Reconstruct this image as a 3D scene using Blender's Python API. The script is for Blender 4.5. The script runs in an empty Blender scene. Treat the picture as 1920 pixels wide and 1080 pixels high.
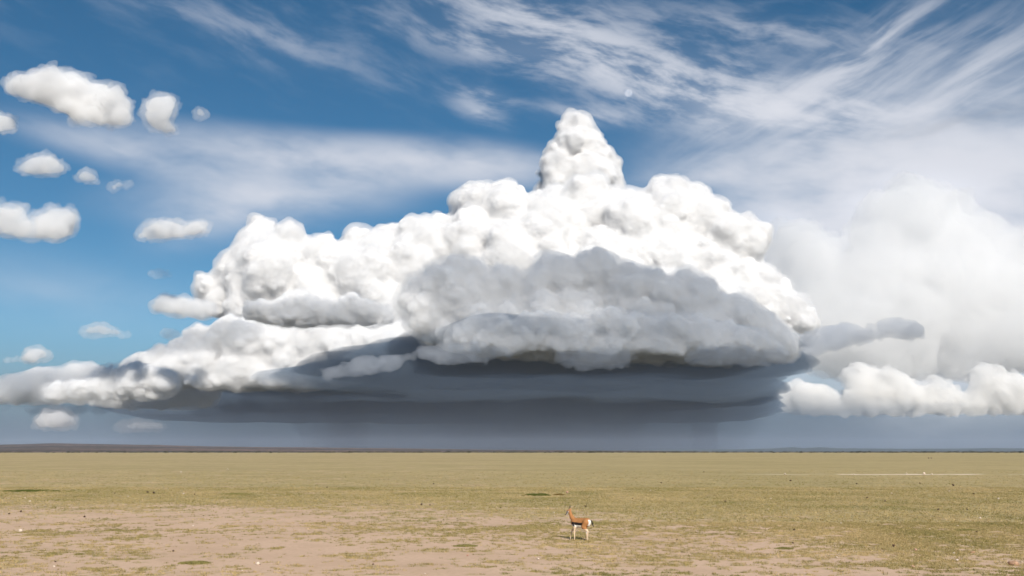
import bpy, math, time
import numpy as np
import openvdb as vdb
T0 = time.time()
R = math.radians
sc = bpy.context.scene
COL = sc.collection

# ------------------------------------------------------------------ camera
F, HZ, EYE = 1884.0, 846.0, 2.6          # focal length and horizon row in photo pixels, eye height in metres
PITCH = math.atan((HZ - 540) / F)
cam = bpy.data.cameras.new('camera'); cam_o = bpy.data.objects.new('camera', cam); COL.objects.link(cam_o)
cam.sensor_width = 36; cam.lens = 36 * F / 1920; cam.clip_start = 0.1; cam.clip_end = 600000
cam_o.location = (0, 0, EYE); cam_o.rotation_euler = (R(90) + PITCH, 0, 0)
sc.camera = cam_o

def ray(px, py):
    x = (px - 960) / F; z = (540 - py) / F
    return np.array((x, math.cos(PITCH) - z * math.sin(PITCH), math.sin(PITCH) + z * math.cos(PITCH)))
def at(px, py, Y):
    d = ray(px, py); return np.array((0, 0, EYE)) + d * (Y / d[1])
def on_plane(px, py, z):
    d = ray(px, py); return np.array((0, 0, EYE)) + d * ((z - EYE) / d[2])
def azel(px, py):
    d = ray(px, py); d = d / np.linalg.norm(d)
    return math.degrees(math.atan2(d[0], d[1])), math.degrees(math.asin(d[2]))

# ------------------------------------------------------------------ node expressions
class V:
    """A float socket with arithmetic (works in shader and geometry trees)."""
    def __init__(s, nt, sock): s.nt, s.k = nt, sock
    def op(s, o, *a, clamp=False):
        n = s.nt.nodes.new('ShaderNodeMath'); n.operation = o; n.use_clamp = clamp
        for i, v in enumerate((s,) + a):
            if isinstance(v, V): s.nt.links.new(v.k, n.inputs[i])
            else: n.inputs[i].default_value = float(v)
        return V(s.nt, n.outputs[0])
    def __add__(s, o): return s.op('ADD', o)
    __radd__ = __add__
    def __mul__(s, o): return s.op('MULTIPLY', o)
    __rmul__ = __mul__
    def __sub__(s, o): return s.op('SUBTRACT', o)
    def __rsub__(s, o): return (s * -1.0) + o
    def __truediv__(s, o): return s.op('DIVIDE', o)
    def clamp(s): return s.op('ADD', 0.0, clamp=True)
    def ss(s, a, b):
        n = s.nt.nodes.new('ShaderNodeMapRange'); n.interpolation_type = 'SMOOTHSTEP'
        s.nt.links.new(s.k, n.inputs[0])
        for i, v in enumerate((a, b, 0, 1)): n.inputs[i + 1].default_value = v
        return V(s.nt, n.outputs[0])
def noise(nt, x, y, z=0.0, scale=1.0, detail=3.0, rough=0.55, dist=0.0):
    c = nt.nodes.new('ShaderNodeCombineXYZ')
    for i, v in enumerate((x, y, z)):
        if isinstance(v, V): nt.links.new(v.k, c.inputs[i])
        else: c.inputs[i].default_value = v
    n = nt.nodes.new('ShaderNodeTexNoise'); nt.links.new(c.outputs[0], n.inputs['Vector'])
    n.inputs['Scale'].default_value = scale; n.inputs['Detail'].default_value = detail
    n.inputs['Roughness'].default_value = rough; n.inputs['Distortion'].default_value = dist
    return V(nt, n.outputs[0])
def mix(nt, f, a, b, tree_rgb=True):
    n = nt.nodes.new('ShaderNodeMix'); n.data_type = 'RGBA'
    for i, v in ((0, f), (6, a), (7, b)):
        if isinstance(v, V): nt.links.new(v.k, n.inputs[i])
        elif isinstance(v, bpy.types.NodeSocket): nt.links.new(v, n.inputs[i])
        elif isinstance(v, tuple): n.inputs[i].default_value = (*v, 1)
        else: n.inputs[i].default_value = v
    return n.outputs[2]

# ------------------------------------------------------------------ sky
SUN_EL, SUN_SIDE = 33.0, 15.0            # sun behind the camera, a little to the right
world = bpy.data.worlds.new('World'); sc.world = world; world.use_nodes = True
wt = world.node_tree; bg = wt.nodes['Background']
sky = wt.nodes.new('ShaderNodeTexSky'); sky.sky_type = 'NISHITA'; sky.sun_disc = False
sky.sun_elevation = R(SUN_EL); sky.sun_rotation = R(180 - SUN_SIDE)
sky.altitude = 1200; sky.air_density = 1.0; sky.dust_density = 0.0; sky.ozone_density = 4.0
tc = wt.nodes.new('ShaderNodeTexCoord'); sx = wt.nodes.new('ShaderNodeSeparateXYZ')
wt.links.new(tc.outputs['Generated'], sx.inputs[0])
dx, dy, dz = (V(wt, sx.outputs[i]) for i in range(3))
AZ = dx.op('ARCTAN2', dy) * 57.29578
EL = dz.op('ARCSINE') * 57.29578
cmb = wt.nodes.new('ShaderNodeCombineXYZ'); wt.links.new(AZ.k, cmb.inputs[0]); wt.links.new(EL.k, cmb.inputs[1])
def blob(px, py, hl, hw, ang, s):
    """soft elongated patch of high cloud: centre, half length and half width in photo px, image angle (down to the right is +)"""
    a0, e0 = azel(px, py); k = 57.29578 / F
    m = wt.nodes.new('ShaderNodeMapping'); m.vector_type = 'TEXTURE'
    m.inputs['Location'].default_value = (a0, e0, 0); m.inputs['Rotation'].default_value = (0, 0, R(-ang)); m.inputs['Scale'].default_value = (hl * k * 1.75, hw * k * 1.75, 1)
    g = wt.nodes.new('ShaderNodeTexGradient'); g.gradient_type = 'QUADRATIC_SPHERE'
    wt.links.new(cmb.outputs[0], m.inputs[0]); wt.links.new(m.outputs[0], g.inputs[0])
    return V(wt, g.outputs['Fac']), s * 1.25
def total(L):
    t = None
    for b in L:
        g, s = blob(*b)
        t = g * s if t is None else g.op('MULTIPLY_ADD', s, t)
    return t
def streaks(ang, la, lb, z, **k):
    m = wt.nodes.new('ShaderNodeMapping'); m.vector_type = 'TEXTURE'
    m.inputs['Location'].default_value = (z * 9, z * 5, 0); m.inputs['Rotation'].default_value = (0, 0, R(-ang)); m.inputs['Scale'].default_value = (la, lb, 1)
    n = wt.nodes.new('ShaderNodeTexNoise'); n.noise_dimensions = '2D'; n.inputs['Scale'].default_value = 1
    n.inputs['Detail'].default_value = k['detail']; n.inputs['Roughness'].default_value = k['rough']
    wt.links.new(WARP, m.inputs[0]); wt.links.new(m.outputs[0], n.inputs['Vector'])
    return V(wt, n.outputs[0])
# the wind bends every streak a little
wn = wt.nodes.new('ShaderNodeTexNoise'); wn.noise_dimensions = '2D'; wn.inputs['Scale'].default_value = .11; wn.inputs['Detail'].default_value = 2
wt.links.new(cmb.outputs[0], wn.inputs['Vector'])
wv = wt.nodes.new('ShaderNodeVectorMath'); wv.operation = 'MULTIPLY_ADD'; wv.inputs[1].default_value = (1.6, 1.6, 0)
wt.links.new(wn.outputs['Color'], wv.inputs[0]); wt.links.new(cmb.outputs[0], wv.inputs[2]); WARP = wv.outputs[0]
sA = streaks(15, 4.8, 1.3, 1.7, detail=5, rough=.58)
sB = streaks(-23, 7.0, 1.1, 5.2, detail=5, rough=.55)
sC = streaks(0, 6.0, 2.6, 9.1, detail=4, rough=.52)
cirA = total([(1010, 40, 380, 60, 17, .6), (1290, 165, 330, 66, 15, .8), (960, 95, 260, 38, 10, .45), (910, 178, 70, 20, 12, .55),
              (1440, 60, 260, 34, 12, .35), (1480, 205, 260, 30, 8, .75), (1100, 215, 110, 20, 6, .5), (500, 70, 300, 44, 12, .2), (900, 210, 60, 22, 20, .4)])
cirB = total([(1610, 100, 190, 40, -25, .75), (1520, 190, 230, 60, -18, .5), (1840, 130, 230, 80, -20, .5)])
veil = total([(600, 298, 330, 40, 2, 1.0), (880, 305, 190, 36, 5, .85), (520, 365, 230, 50, -6, .8), (230, 285, 220, 30, 10, .45), (420, 400, 130, 50, -20, .4),
              (1640, 330, 330, 130, 6, 1.3), (1560, 480, 240, 120, 0, 1.3), (1850, 430, 300, 200, 0, 2.2), (1750, 620, 330, 130, 0, 1.7), (1330, 330, 140, 30, -8, .5),
              (80, 545, 260, 60, 4, .14)])
base = EL.ss(14, 40) * .22
dens = cirA * (sA.ss(.34, .74) * 1.5 + .15) + cirB * (sB.ss(.32, .72) * 1.35 + .15) + veil * (sC.ss(.2, .75) * 1.0 + sA.ss(.3, .75) * .3 + .38) + base * sA.ss(.45, .8)
opac = 1.0 - (dens * -1.15).op('EXPONENT')
lit = total([(1715, 375, 120, 46, 3, .95), (1480, 432, 75, 36, 25, .7), (1640, 470, 90, 30, -20, .4), (1850, 470, 120, 60, 0, .5), (1840, 612, 60, 12, -12, .7), (1800, 660, 160, 40, 0, .45)]) * (sC.ss(.25, .6) * .7 + .3)
dim = total([(1620, 482, 80, 26, -14, .6), (1800, 450, 70, 16, -20, .4), (1880, 555, 100, 40, -10, .75), (1560, 570, 150, 70, 10, .4), (1850, 215, 200, 18, -6, .3)]) * sB.ss(.25, .75)
tone = (lit * .15 - dim * .40) + .60
lift = wt.nodes.new('ShaderNodeHueSaturation'); lift.inputs['Hue'].default_value = .489; lift.inputs['Saturation'].default_value = 1.2; lift.inputs['Value'].default_value = .54
wt.links.new(sky.outputs[0], lift.inputs['Color'])
SKY_S = 0.1
vm = wt.nodes.new('ShaderNodeVectorMath'); vm.operation = 'SCALE'; vm.inputs[0].default_value = (9.1, 9.35, 10.2); wt.links.new(tone.k, vm.inputs['Scale'])
# blue-grey air low over the horizon, all round
low = EL.ss(7.5, .5)
hz = mix(wt, low * .9, lift.outputs[0], (.74, 1.15, 1.85))
skyc = mix(wt, opac, hz, vm.outputs[0])
wt.links.new(skyc, bg.inputs[0]); bg.inputs[1].default_value = SKY_S

sun = bpy.data.lights.new('sun', 'SUN'); sun_o = bpy.data.objects.new('sun', sun); COL.objects.link(sun_o)
sun.energy = 4.2; sun.angle = R(.53); sun.color = (1, .94, .86)
sun_o.rotation_euler = (R(90 - SUN_EL), 0, R(SUN_SIDE)); sun_o.location = (20, -40, 60)
TO_SUN = np.array((math.sin(R(SUN_SIDE)) * math.cos(R(SUN_EL)), -math.cos(R(SUN_SIDE)) * math.cos(R(SUN_EL)), math.sin(R(SUN_EL))))

vs = sc.view_settings; vs.view_transform = 'Standard'; vs.look = 'None'; vs.gamma = 1; vs.use_curve_mapping = False; vs.exposure = 0.42
cy = sc.cycles
cy.max_bounces = 32; cy.diffuse_bounces = 3; cy.glossy_bounces = 1; cy.transmission_bounces = 2; cy.volume_bounces = 8; cy.adaptive_threshold = .032; cy.transparent_max_bounces = 64
cy.use_denoising = True; cy.caustics_reflective = False; cy.caustics_refractive = False

# ------------------------------------------------------------------ helpers
ORD = ['first', 'second', 'third', 'fourth', 'fifth', 'sixth', 'seventh', 'eighth', 'ninth', 'tenth', 'eleventh', 'twelfth']
def tag(o, label=None, cat=None, group=None, kind=None):
    for k, v in (('label', label), ('category', cat), ('group', group), ('kind', kind)):
        if v: o[k] = v
    return o
def obj(name, me, mat=None, parent=None):
    o = bpy.data.objects.new(name, me); COL.objects.link(o)
    if mat and not me.materials: me.materials.append(mat)
    if parent: o.parent = parent
    return o
def poly_mesh(name, verts, faces, smooth=False):
    """verts n x 3, faces m x k"""
    me = bpy.data.meshes.new(name); verts = np.asarray(verts, np.float32); faces = np.asarray(faces, np.int32)
    me.vertices.add(len(verts)); me.vertices.foreach_set('co', verts.ravel())
    me.loops.add(faces.size); me.loops.foreach_set('vertex_index', faces.ravel())
    me.polygons.add(len(faces)); me.polygons.foreach_set('loop_start', np.arange(0, faces.size, faces.shape[1], dtype=np.int32))
    me.update(calc_edges=True)
    if smooth: me.polygons.foreach_set('use_smooth', np.ones(len(faces), bool))
    return me
def material(name):
    m = bpy.data.materials.new(name); m.use_nodes = True; m.node_tree.nodes.clear()
    out = m.node_tree.nodes.new('ShaderNodeOutputMaterial'); return m, m.node_tree, out
def principled(name, col, rough=.9, var=0.0, scale=20.0, spec=.2, bump=0.0):
    m, nt, out = material(name); b = nt.nodes.new('ShaderNodeBsdfPrincipled')
    b.inputs['Roughness'].default_value = rough; b.inputs['Specular IOR Level'].default_value = spec
    if var:
        g = nt.nodes.new('ShaderNodeTexCoord'); n = nt.nodes.new('ShaderNodeTexNoise'); n.inputs['Scale'].default_value = scale; n.inputs['Detail'].default_value = 4
        nt.links.new(g.outputs['Object'], n.inputs['Vector'])
        f = V(nt, n.outputs[0]).ss(.3, .7)
        nt.links.new(mix(nt, f, tuple(c * (1 - var) for c in col), tuple(min(1, c * (1 + var)) for c in col)), b.inputs['Base Color'])
        if bump:
            bp = nt.nodes.new('ShaderNodeBump'); bp.inputs['Strength'].default_value = bump; bp.inputs['Distance'].default_value = .02
            nt.links.new(n.outputs[0], bp.inputs['Height']); nt.links.new(bp.outputs[0], b.inputs['Normal'])
    else: b.inputs['Base Color'].default_value = (*col, 1)
    nt.links.new(b.outputs[0], out.inputs[0]); return m
_lat = np.random.default_rng(11).random((64, 64, 64)).astype(np.float32)
def vnoise(P):
    """smooth lattice noise, -1..1"""
    i = np.floor(P).astype(np.int64); f = (P - i).astype(np.float32); f = f * f * (3 - 2 * f); i &= 63; j = (i + 1) & 63
    x0, y0, z0 = i.T; x1, y1, z1 = j.T; fx, fy, fz = f.T
    def L(a, b, t): return a + (b - a) * t
    a = L(L(_lat[x0, y0, z0], _lat[x1, y0, z0], fx), L(_lat[x0, y1, z0], _lat[x1, y1, z0], fx), fy)
    b = L(L(_lat[x0, y0, z1], _lat[x1, y0, z1], fx), L(_lat[x0, y1, z1], _lat[x1, y1, z1], fx), fy)
    return L(a, b, fz) * 2 - 1

# ------------------------------------------------------------------ ground cover pattern, shared by the soil and by the grass that grows on it
def cover(nt, X, Y):
    """share of grass on the soil at world (X, Y)"""
    edge = (Y + X * .42 - 43.0) + noise(nt, X, Y, 3.0, .05, 2) * 24.0 - 12.0
    far = edge.ss(-16, 14)
    big = noise(nt, X, Y, .0, .11, 3, .6)
    mid = noise(nt, X, Y, 7.0, .62, 3, .62)
    fin = noise(nt, X, Y, 2.0, 2.6, 2, .6)
    s = big * .42 + mid * .62 + fin * .72 + far * .25 + X.ss(-8, 10) * .09
    return s.ss(.885, 1.11)

gm, nt, out = material('savanna_soil')
geo = nt.nodes.new('ShaderNodeNewGeometry'); sp = nt.nodes.new('ShaderNodeSeparateXYZ'); nt.links.new(geo.outputs['Position'], sp.inputs[0])
X, Y = V(nt, sp.outputs[0]), V(nt, sp.outputs[1])
cov = cover(nt, X, Y)
n1 = noise(nt, X, Y, 5.0, 9.0, 3, .7); n2 = noise(nt, X, Y, 1.0, .03, 4, .6); n3 = noise(nt, X, Y, 8.0, .4, 3, .6); n4 = noise(nt, X * .25, Y, 4.0, .02, 4, .65)
soil = mix(nt, n1.ss(.3, .7), (.55, .385, .265), (.66, .465, .33))
soil = mix(nt, n3.ss(.35, .7) * .4, soil, (.45, .305, .20))
turf = mix(nt, n2.ss(.35, .65), (.335, .292, .115), (.43, .355, .16))
turf = mix(nt, n3.ss(.4, .7) * .55, turf, (.27, .23, .09))
turf = mix(nt, n1.ss(.35, .65) * .4, turf, (.36, .26, .14))
col = mix(nt, cov * .85, soil, turf)
# bare pale strips: a game track on the right, worn bands far out
wob = noise(nt, X, 0.0, 0.0, .09, 4) * 9.0 + Y - 4.5
tr = ((wob - 116.0).op('ABSOLUTE') * -1.0 + 2.6).ss(0, 1.6) * (X.ss(24, 38)) * (noise(nt, X, Y, 6.0, .22, 3).op('ADD', X.ss(10, 40) * .1).ss(.5, .6)) * X.ss(60, 55)
b2 = n4.ss(.60, .70) * Y.ss(150, 260)
col = mix(nt, tr, col, (.78, .66, .52))
col = mix(nt, b2 * .7, col, (.55, .42, .29))
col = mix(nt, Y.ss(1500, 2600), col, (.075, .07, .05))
b = nt.nodes.new('ShaderNodeBsdfPrincipled'); nt.links.new(col, b.inputs['Base Color']); b.inputs['Roughness'].default_value = 1; b.inputs['Specular IOR Level'].default_value = .05
bp = nt.nodes.new('ShaderNodeBump'); bp.inputs['Strength'].default_value = .45; bp.inputs['Distance'].default_value = .03
nt.links.new((n1 * .5 + cov * 1.2 + n3).k, bp.inputs['Height']); nt.links.new(bp.outputs[0], b.inputs['Normal'])
nt.links.new(b.outputs[0], out.inputs[0])
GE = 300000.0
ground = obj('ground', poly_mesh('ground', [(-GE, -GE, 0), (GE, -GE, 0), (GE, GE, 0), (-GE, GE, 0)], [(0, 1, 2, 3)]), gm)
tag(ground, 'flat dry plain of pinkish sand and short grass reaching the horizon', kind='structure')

# ------------------------------------------------------------------ far rising land
def hill(name, Y0, depth, crest, base_z, mat, label, amp, seed):
    """a long low rise: crest is a list of (photo x, height in px above the horizon)"""
    cx = np.array([c[0] for c in crest], float); ch = np.array([c[1] for c in crest], float)
    nx, ny = 520, 26
    px = np.linspace(cx[0], cx[-1], nx); h = np.interp(px, cx, ch)
    xs = (px - 960) / F
    t = np.linspace(0, 1, ny); prof = np.sin(np.clip(t * 1.25, 0, 1) * math.pi / 2) ** 1.2 * (1 - np.clip((t - .8) / .2, 0, 1) ** 2)
    Yg = Y0 + t * depth
    Px = xs[:, None] * Yg[None]; Py = np.broadcast_to(Yg[None], Px.shape)
    Q = np.stack([Px / 900 + seed, Py / 900, np.zeros_like(Px)], -1).reshape(-1, 3)
    n = (vnoise(Q) + .5 * vnoise(Q * 2.3) + .3 * vnoise(Q * 6.1)).reshape(Px.shape)
    Pz = (h[:, None] / F * (Y0 + .8 * depth)) * prof[None] * (1 + amp * n) + base_z
    v = np.stack([Px, Py, Pz], -1).reshape(-1, 3)
    i = (np.arange(nx - 1)[:, None] * ny + np.arange(ny - 1)[None]).ravel()
    return tag(obj(name, poly_mesh(name, v, np.stack([i, i + ny, i + ny + 1, i + 1], 1), True), mat), label, kind='structure')
hm, nt, out = material('bush_country')
geo = nt.nodes.new('ShaderNodeNewGeometry'); sp = nt.nodes.new('ShaderNodeSeparateXYZ'); nt.links.new(geo.outputs['Position'], sp.inputs[0])
X, Y = V(nt, sp.outputs[0]), V(nt, sp.outputs[1])
c = mix(nt, noise(nt, X * .25, Y, 0.0, .0016, 4, .6).ss(.42, .58), (.19, .125, .105), (.07, .062, .055))  # mauve of the haze and bands of cloud shadow put into the colour
c = mix(nt, noise(nt, X, Y, 0.0, .02, 2, .6).ss(.52, .6), c, (.03, .035, .022))
b = nt.nodes.new('ShaderNodeBsdfDiffuse'); nt.links.new(c, b.inputs[0]); nt.links.new(b.outputs[0], out.inputs[0])
hill('rising_ground', 2600, 6500, [(-200, 8), (0, 10.5), (110, 12.5), (230, 11), (330, 10), (460, 8.5), (640, 6), (800, 4.5), (1000, 3), (1200, 1.5), (1330, .2)], -1.0, hm,
     'brownish mauve bush country rising gently on the left of the horizon', .16, 0)
hb = principled('far_ridge', (.045, .06, .055), 1, .3, .004)
hill('hill_ridge', 9500, 2400, [(560, 2), (700, 3.5), (900, 3), (1150, 2), (1260, 3.5), (1380, 4), (1440, 5.5), (1480, 7.5), (1500, 6), (1530, 7.5), (1570, 5.5), (1700, 5.5), (1830, 6), (1930, 5.5), (2200, 6)], -1.0, hb,
     'low blue wooded hills along the horizon on the right', .12, 40)

# ------------------------------------------------------------------ clouds
def in_poly(P, pts):
    x, y = pts.T; r = np.zeros(len(pts), bool)
    for (ax, ay), (bx, by) in zip(P, np.roll(P, -1, 0)):
        c = (ay > y) != (by > y)
        r ^= c & (x < (bx - ax) * (y - ay) / (by - ay + 1e-12) + ax)
    return r
def edge_dist(P, pts):
    d = np.full(len(pts), 1e9)
    for a, b in zip(P, np.roll(P, -1, 0)):
        e = b - a; t = np.clip(((pts - a) @ e) / (e @ e), 0, 1)
        d = np.minimum(d, np.linalg.norm(pts - a - t[:, None] * e, axis=1))
    return d
def fill(P, rmax, n, rng, rmin=3.0, squash=.86):
    """spheres (px, py, r) that fill an outline, big inside and small towards the rim"""
    P = np.array(P, float); lo, hi = P.min(0), P.max(0)
    q = rng.uniform(lo, hi, (n * 60, 2)); q = q[in_poly(P, q)]
    d = np.minimum(edge_dist(P, q), rmax); order = np.argsort(-d * rng.uniform(.6, 1, len(d)))
    got = []
    for i in order:
        r = d[i] * squash
        if r < rmin: continue
        if all((q[i][0] - g[0]) ** 2 + (q[i][1] - g[1]) ** 2 > (.62 * max(r, .55 * g[2])) ** 2 for g in got): got.append((q[i][0], q[i][1], r))
        if len(got) >= n: break
    return np.array(got)
VIEW = np.array((0, -.8, .6))
def sprout(C, Rr, n, lo, hi, rng, keepdir=-.3, inside=.66):
    """smaller billows budding from the visible side of each billow"""
    m = len(C); d = rng.normal(size=(m, n, 3)); d /= np.linalg.norm(d, axis=2, keepdims=True)
    rr = Rr[:, None] * (lo + (hi - lo) * rng.random((m, n)) ** 1.3); c = C[:, None] + d * (Rr[:, None] * rng.uniform(.66, .92, (m, n)))[..., None]
    k = (d @ VIEW) > keepdir
    c, rr = c[k], rr[k]
    ok = np.ones(len(c), bool)
    o = C.mean(0); P_, Q_ = c - o, C - o; q2 = (Q_ * Q_).sum(1); lim = (inside * Rr) ** 2
    for j in range(0, len(c), 3000):
        p = P_[j:j + 3000]
        ok[j:j + 3000] = ((p * p).sum(1)[:, None] + (q2 - lim)[None] - 2 * p @ Q_.T > 0).all(1)
    return c[ok], rr[ok]
def sphere_field(C, Rr, vox, smk=.3, base=None, seed=0):
    """signed distance (in voxels) to the union of the billows"""
    lo = (C - Rr[:, None]).min(0) - 8 * vox; hi = (C + Rr[:, None]).max(0) + 8 * vox
    n = np.ceil((hi - lo) / vox).astype(int) + 1
    G = np.full(n, 7.0, np.float32)
    for c, r in zip((C - lo) / vox, Rr / vox):
        if r < .9: continue
        mg = 3 if r < 4 else 6
        a = np.maximum(np.floor(c - r - mg).astype(int), 0); b = np.minimum(np.ceil(c + r + mg + 1).astype(int), n)
        x = (np.arange(a[0], b[0], dtype=np.float32) - c[0])[:, None, None]; y = (np.arange(a[1], b[1], dtype=np.float32) - c[1])[None, :, None]; z = (np.arange(a[2], b[2], dtype=np.float32) - c[2])[None, None]
        d = np.sqrt(x * x + y * y + z * z) - np.float32(r)
        g = G[a[0]:b[0], a[1]:b[1], a[2]:b[2]]; k = np.float32(max(min(smk * r, 3), .3))
        h = np.maximum(k - np.abs(g - d), 0)
        np.minimum(g, d, out=g); g -= h * h / (4 * k)
    if base is not None:
        zz = (base - lo[2]) / vox - np.arange(n[2], dtype=np.float32)
        I, J = np.meshgrid(np.arange(n[0]) / 14.0, np.arange(n[1]) / 14.0, indexing='ij'); W = np.stack([I.ravel(), J.ravel(), np.full(I.size, seed * 1.0)], 1)
        G = np.maximum(G, (zz[None, None] + (3.0 * (vnoise(W) + .5 * vnoise(W * 2.7))).reshape(n[0], n[1], 1)).astype(np.float32))
    return G, lo
def erode(G, offset, ragged, billow, seed, scale=1.0):
    """grow or shrink a field and give its surface torn edges or fine buds"""
    G = G + np.float32(offset); lim = 1.2 + 2.0 * ragged + billow
    near = np.argwhere(np.abs(G) < lim); w = near.astype(np.float64) / scale + seed * 13.7; k = tuple(near.T)
    if billow: G[k] -= billow * (np.abs(vnoise(w / 6.5)) + .55 * np.abs(vnoise(w / 3.1 + 9)) - .45).astype(np.float32)
    if ragged: G[k] += ragged * (vnoise(w / 11.0) + .7 * vnoise(w / 5.0 + 5) + .45 * vnoise(w / 2.4 + 9)).astype(np.float32)
    return np.clip(G, -4, 4)
def mesh_from_field(name, G, lo, vox, rough=.35, seed=0, iso_blur=1, one=True):
    for _ in range(iso_blur):
        for i in range(3):
            a = np.moveaxis(G, i, 0); a[1:-1] = (a[:-2] + 2 * a[1:-1] + a[2:]) / 4
    grid = vdb.FloatGrid(4.0); grid.copyFromArray(G)
    p, q = grid.convertToQuads(0.0)
    p = p.astype(np.float64)
    lab = np.arange(len(p)); ea, eb = np.concatenate([q[:, 0], q[:, 1], q[:, 2]]), np.concatenate([q[:, 1], q[:, 2], q[:, 3]])
    while one:                                       # connected pieces: keep the largest
        new = lab.copy(); np.minimum.at(new, ea, lab[eb]); np.minimum.at(new, eb, lab[ea]); new = new[new]
        if (new == lab).all(): break
        lab = new
    keep = lab == np.bincount(lab).argmax() if one else np.ones(len(p), bool)
    if not keep.all():
        q = q[keep[q[:, 0]]]; ix = np.cumsum(keep) - 1; p = p[keep]; q = ix[q]
    if rough:
        s = seed * 7.3
        p += rough * np.stack([vnoise(p / 5.0 + s + k) + .6 * vnoise(p / 2.2 + s + k) for k in (3.1, 17.7, 31.3)], 1)
    return poly_mesh(name, lo + p * vox, q, True)
def cloud_mat(name, free_path, skin=.25, col=(1, 1, 1), skin_col=(.95, .95, .95), g=0.0, buds=0.0):
    m, nt, out = material(name)
    v = nt.nodes.new('ShaderNodeVolumePrincipled' if min(col) < 1 else 'ShaderNodeVolumeScatter'); v.inputs['Color'].default_value = (*col, 1); v.inputs['Density'].default_value = 1 / free_path; v.inputs['Anisotropy'].default_value = g
    d = nt.nodes.new('ShaderNodeBsdfDiffuse'); d.inputs[0].default_value = (*skin_col, 1)
    if buds:                                         # cauliflower texture finer than the mesh
        ge = nt.nodes.new('ShaderNodeNewGeometry'); h = None
        for sz, wt_ in ((buds, 1.0), (buds * .45, .5)):
            vo = nt.nodes.new('ShaderNodeTexNoise'); vo.inputs['Scale'].default_value = 1 / sz; vo.inputs['Detail'].default_value = 0
            nt.links.new(ge.outputs['Position'], vo.inputs['Vector']); k = (V(nt, vo.outputs[0]) - .5).op('ABSOLUTE') * (2.2 * wt_ * sz); h = k if h is None else h + k
        bp = nt.nodes.new('ShaderNodeBump'); bp.inputs['Strength'].default_value = .45; bp.inputs['Distance'].default_value = 1.0
        nt.links.new(h.k, bp.inputs['Height']); nt.links.new(bp.outputs[0], d.inputs['Normal'])
    t = nt.nodes.new('ShaderNodeBsdfTransparent'); x = nt.nodes.new('ShaderNodeMixShader'); x.inputs[0].default_value = skin
    nt.links.new(t.outputs[0], x.inputs[1]); nt.links.new(d.outputs[0], x.inputs[2])
    nt.links.new(x.outputs[0], out.inputs['Surface']); nt.links.new(v.outputs[0], out.inputs['Volume'])
    return m
def mist_mat(name, free_path, col=(1, 1, 1)):
    m, nt, out = material(name); v = nt.nodes.new('ShaderNodeVolumeScatter'); v.inputs['Color'].default_value = (*col, 1); v.inputs['Density'].default_value = 1 / free_path
    nt.links.new(v.outputs[0], out.inputs['Volume']); return m
FIRM = cloud_mat('dense_cloud', 42, .19, g=-.25, buds=190)
TOWER = cloud_mat('tower_cloud', 75, .12, g=-.25, buds=230)
BANK = cloud_mat('bank_cloud', 70, .13, g=-.2, buds=120)
MASS = cloud_mat('pale_mass_cloud', 2100, .012)
FARHEAP = cloud_mat('far_heap_cloud', 520, .04, (.998, .988, .97), g=-.2)  # slight cream is the air's reddening put into the cloud colour
SOFT = cloud_mat('soft_cloud', 170, .08)
PUFF = cloud_mat('puff_cloud', 620, .03)
THIN = cloud_mat('thin_cloud', 800, .02)
FAINT = cloud_mat('far_cloud', 2600, .015, (.98, .90, .85))  # pinkish because the tint of distant air is put into the albedo
SHADED_SCUD = cloud_mat('scud_cloud', 320, .02, (.74, .78, .84), (.5, .52, .56))  # shade on the cloud tail and scud is put into this darker albedo
SHEET = cloud_mat('shading_sheet', 1450, .02)
SHADED_DECK = cloud_mat('rain_cloud', 700, .015, (.26, .34, .44), (.2, .28, .36))  # low albedo puts the dark slate of the shaded underside into the colour
FRINGE = mist_mat('cloud_fringe', 400); FRINGE_FAR = mist_mat('far_cloud_fringe', 520)
CORE = mist_mat('cloud_core', 150); CORE_FAR = mist_mat('far_cloud_core', 420)
ntris = [0]
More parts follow.
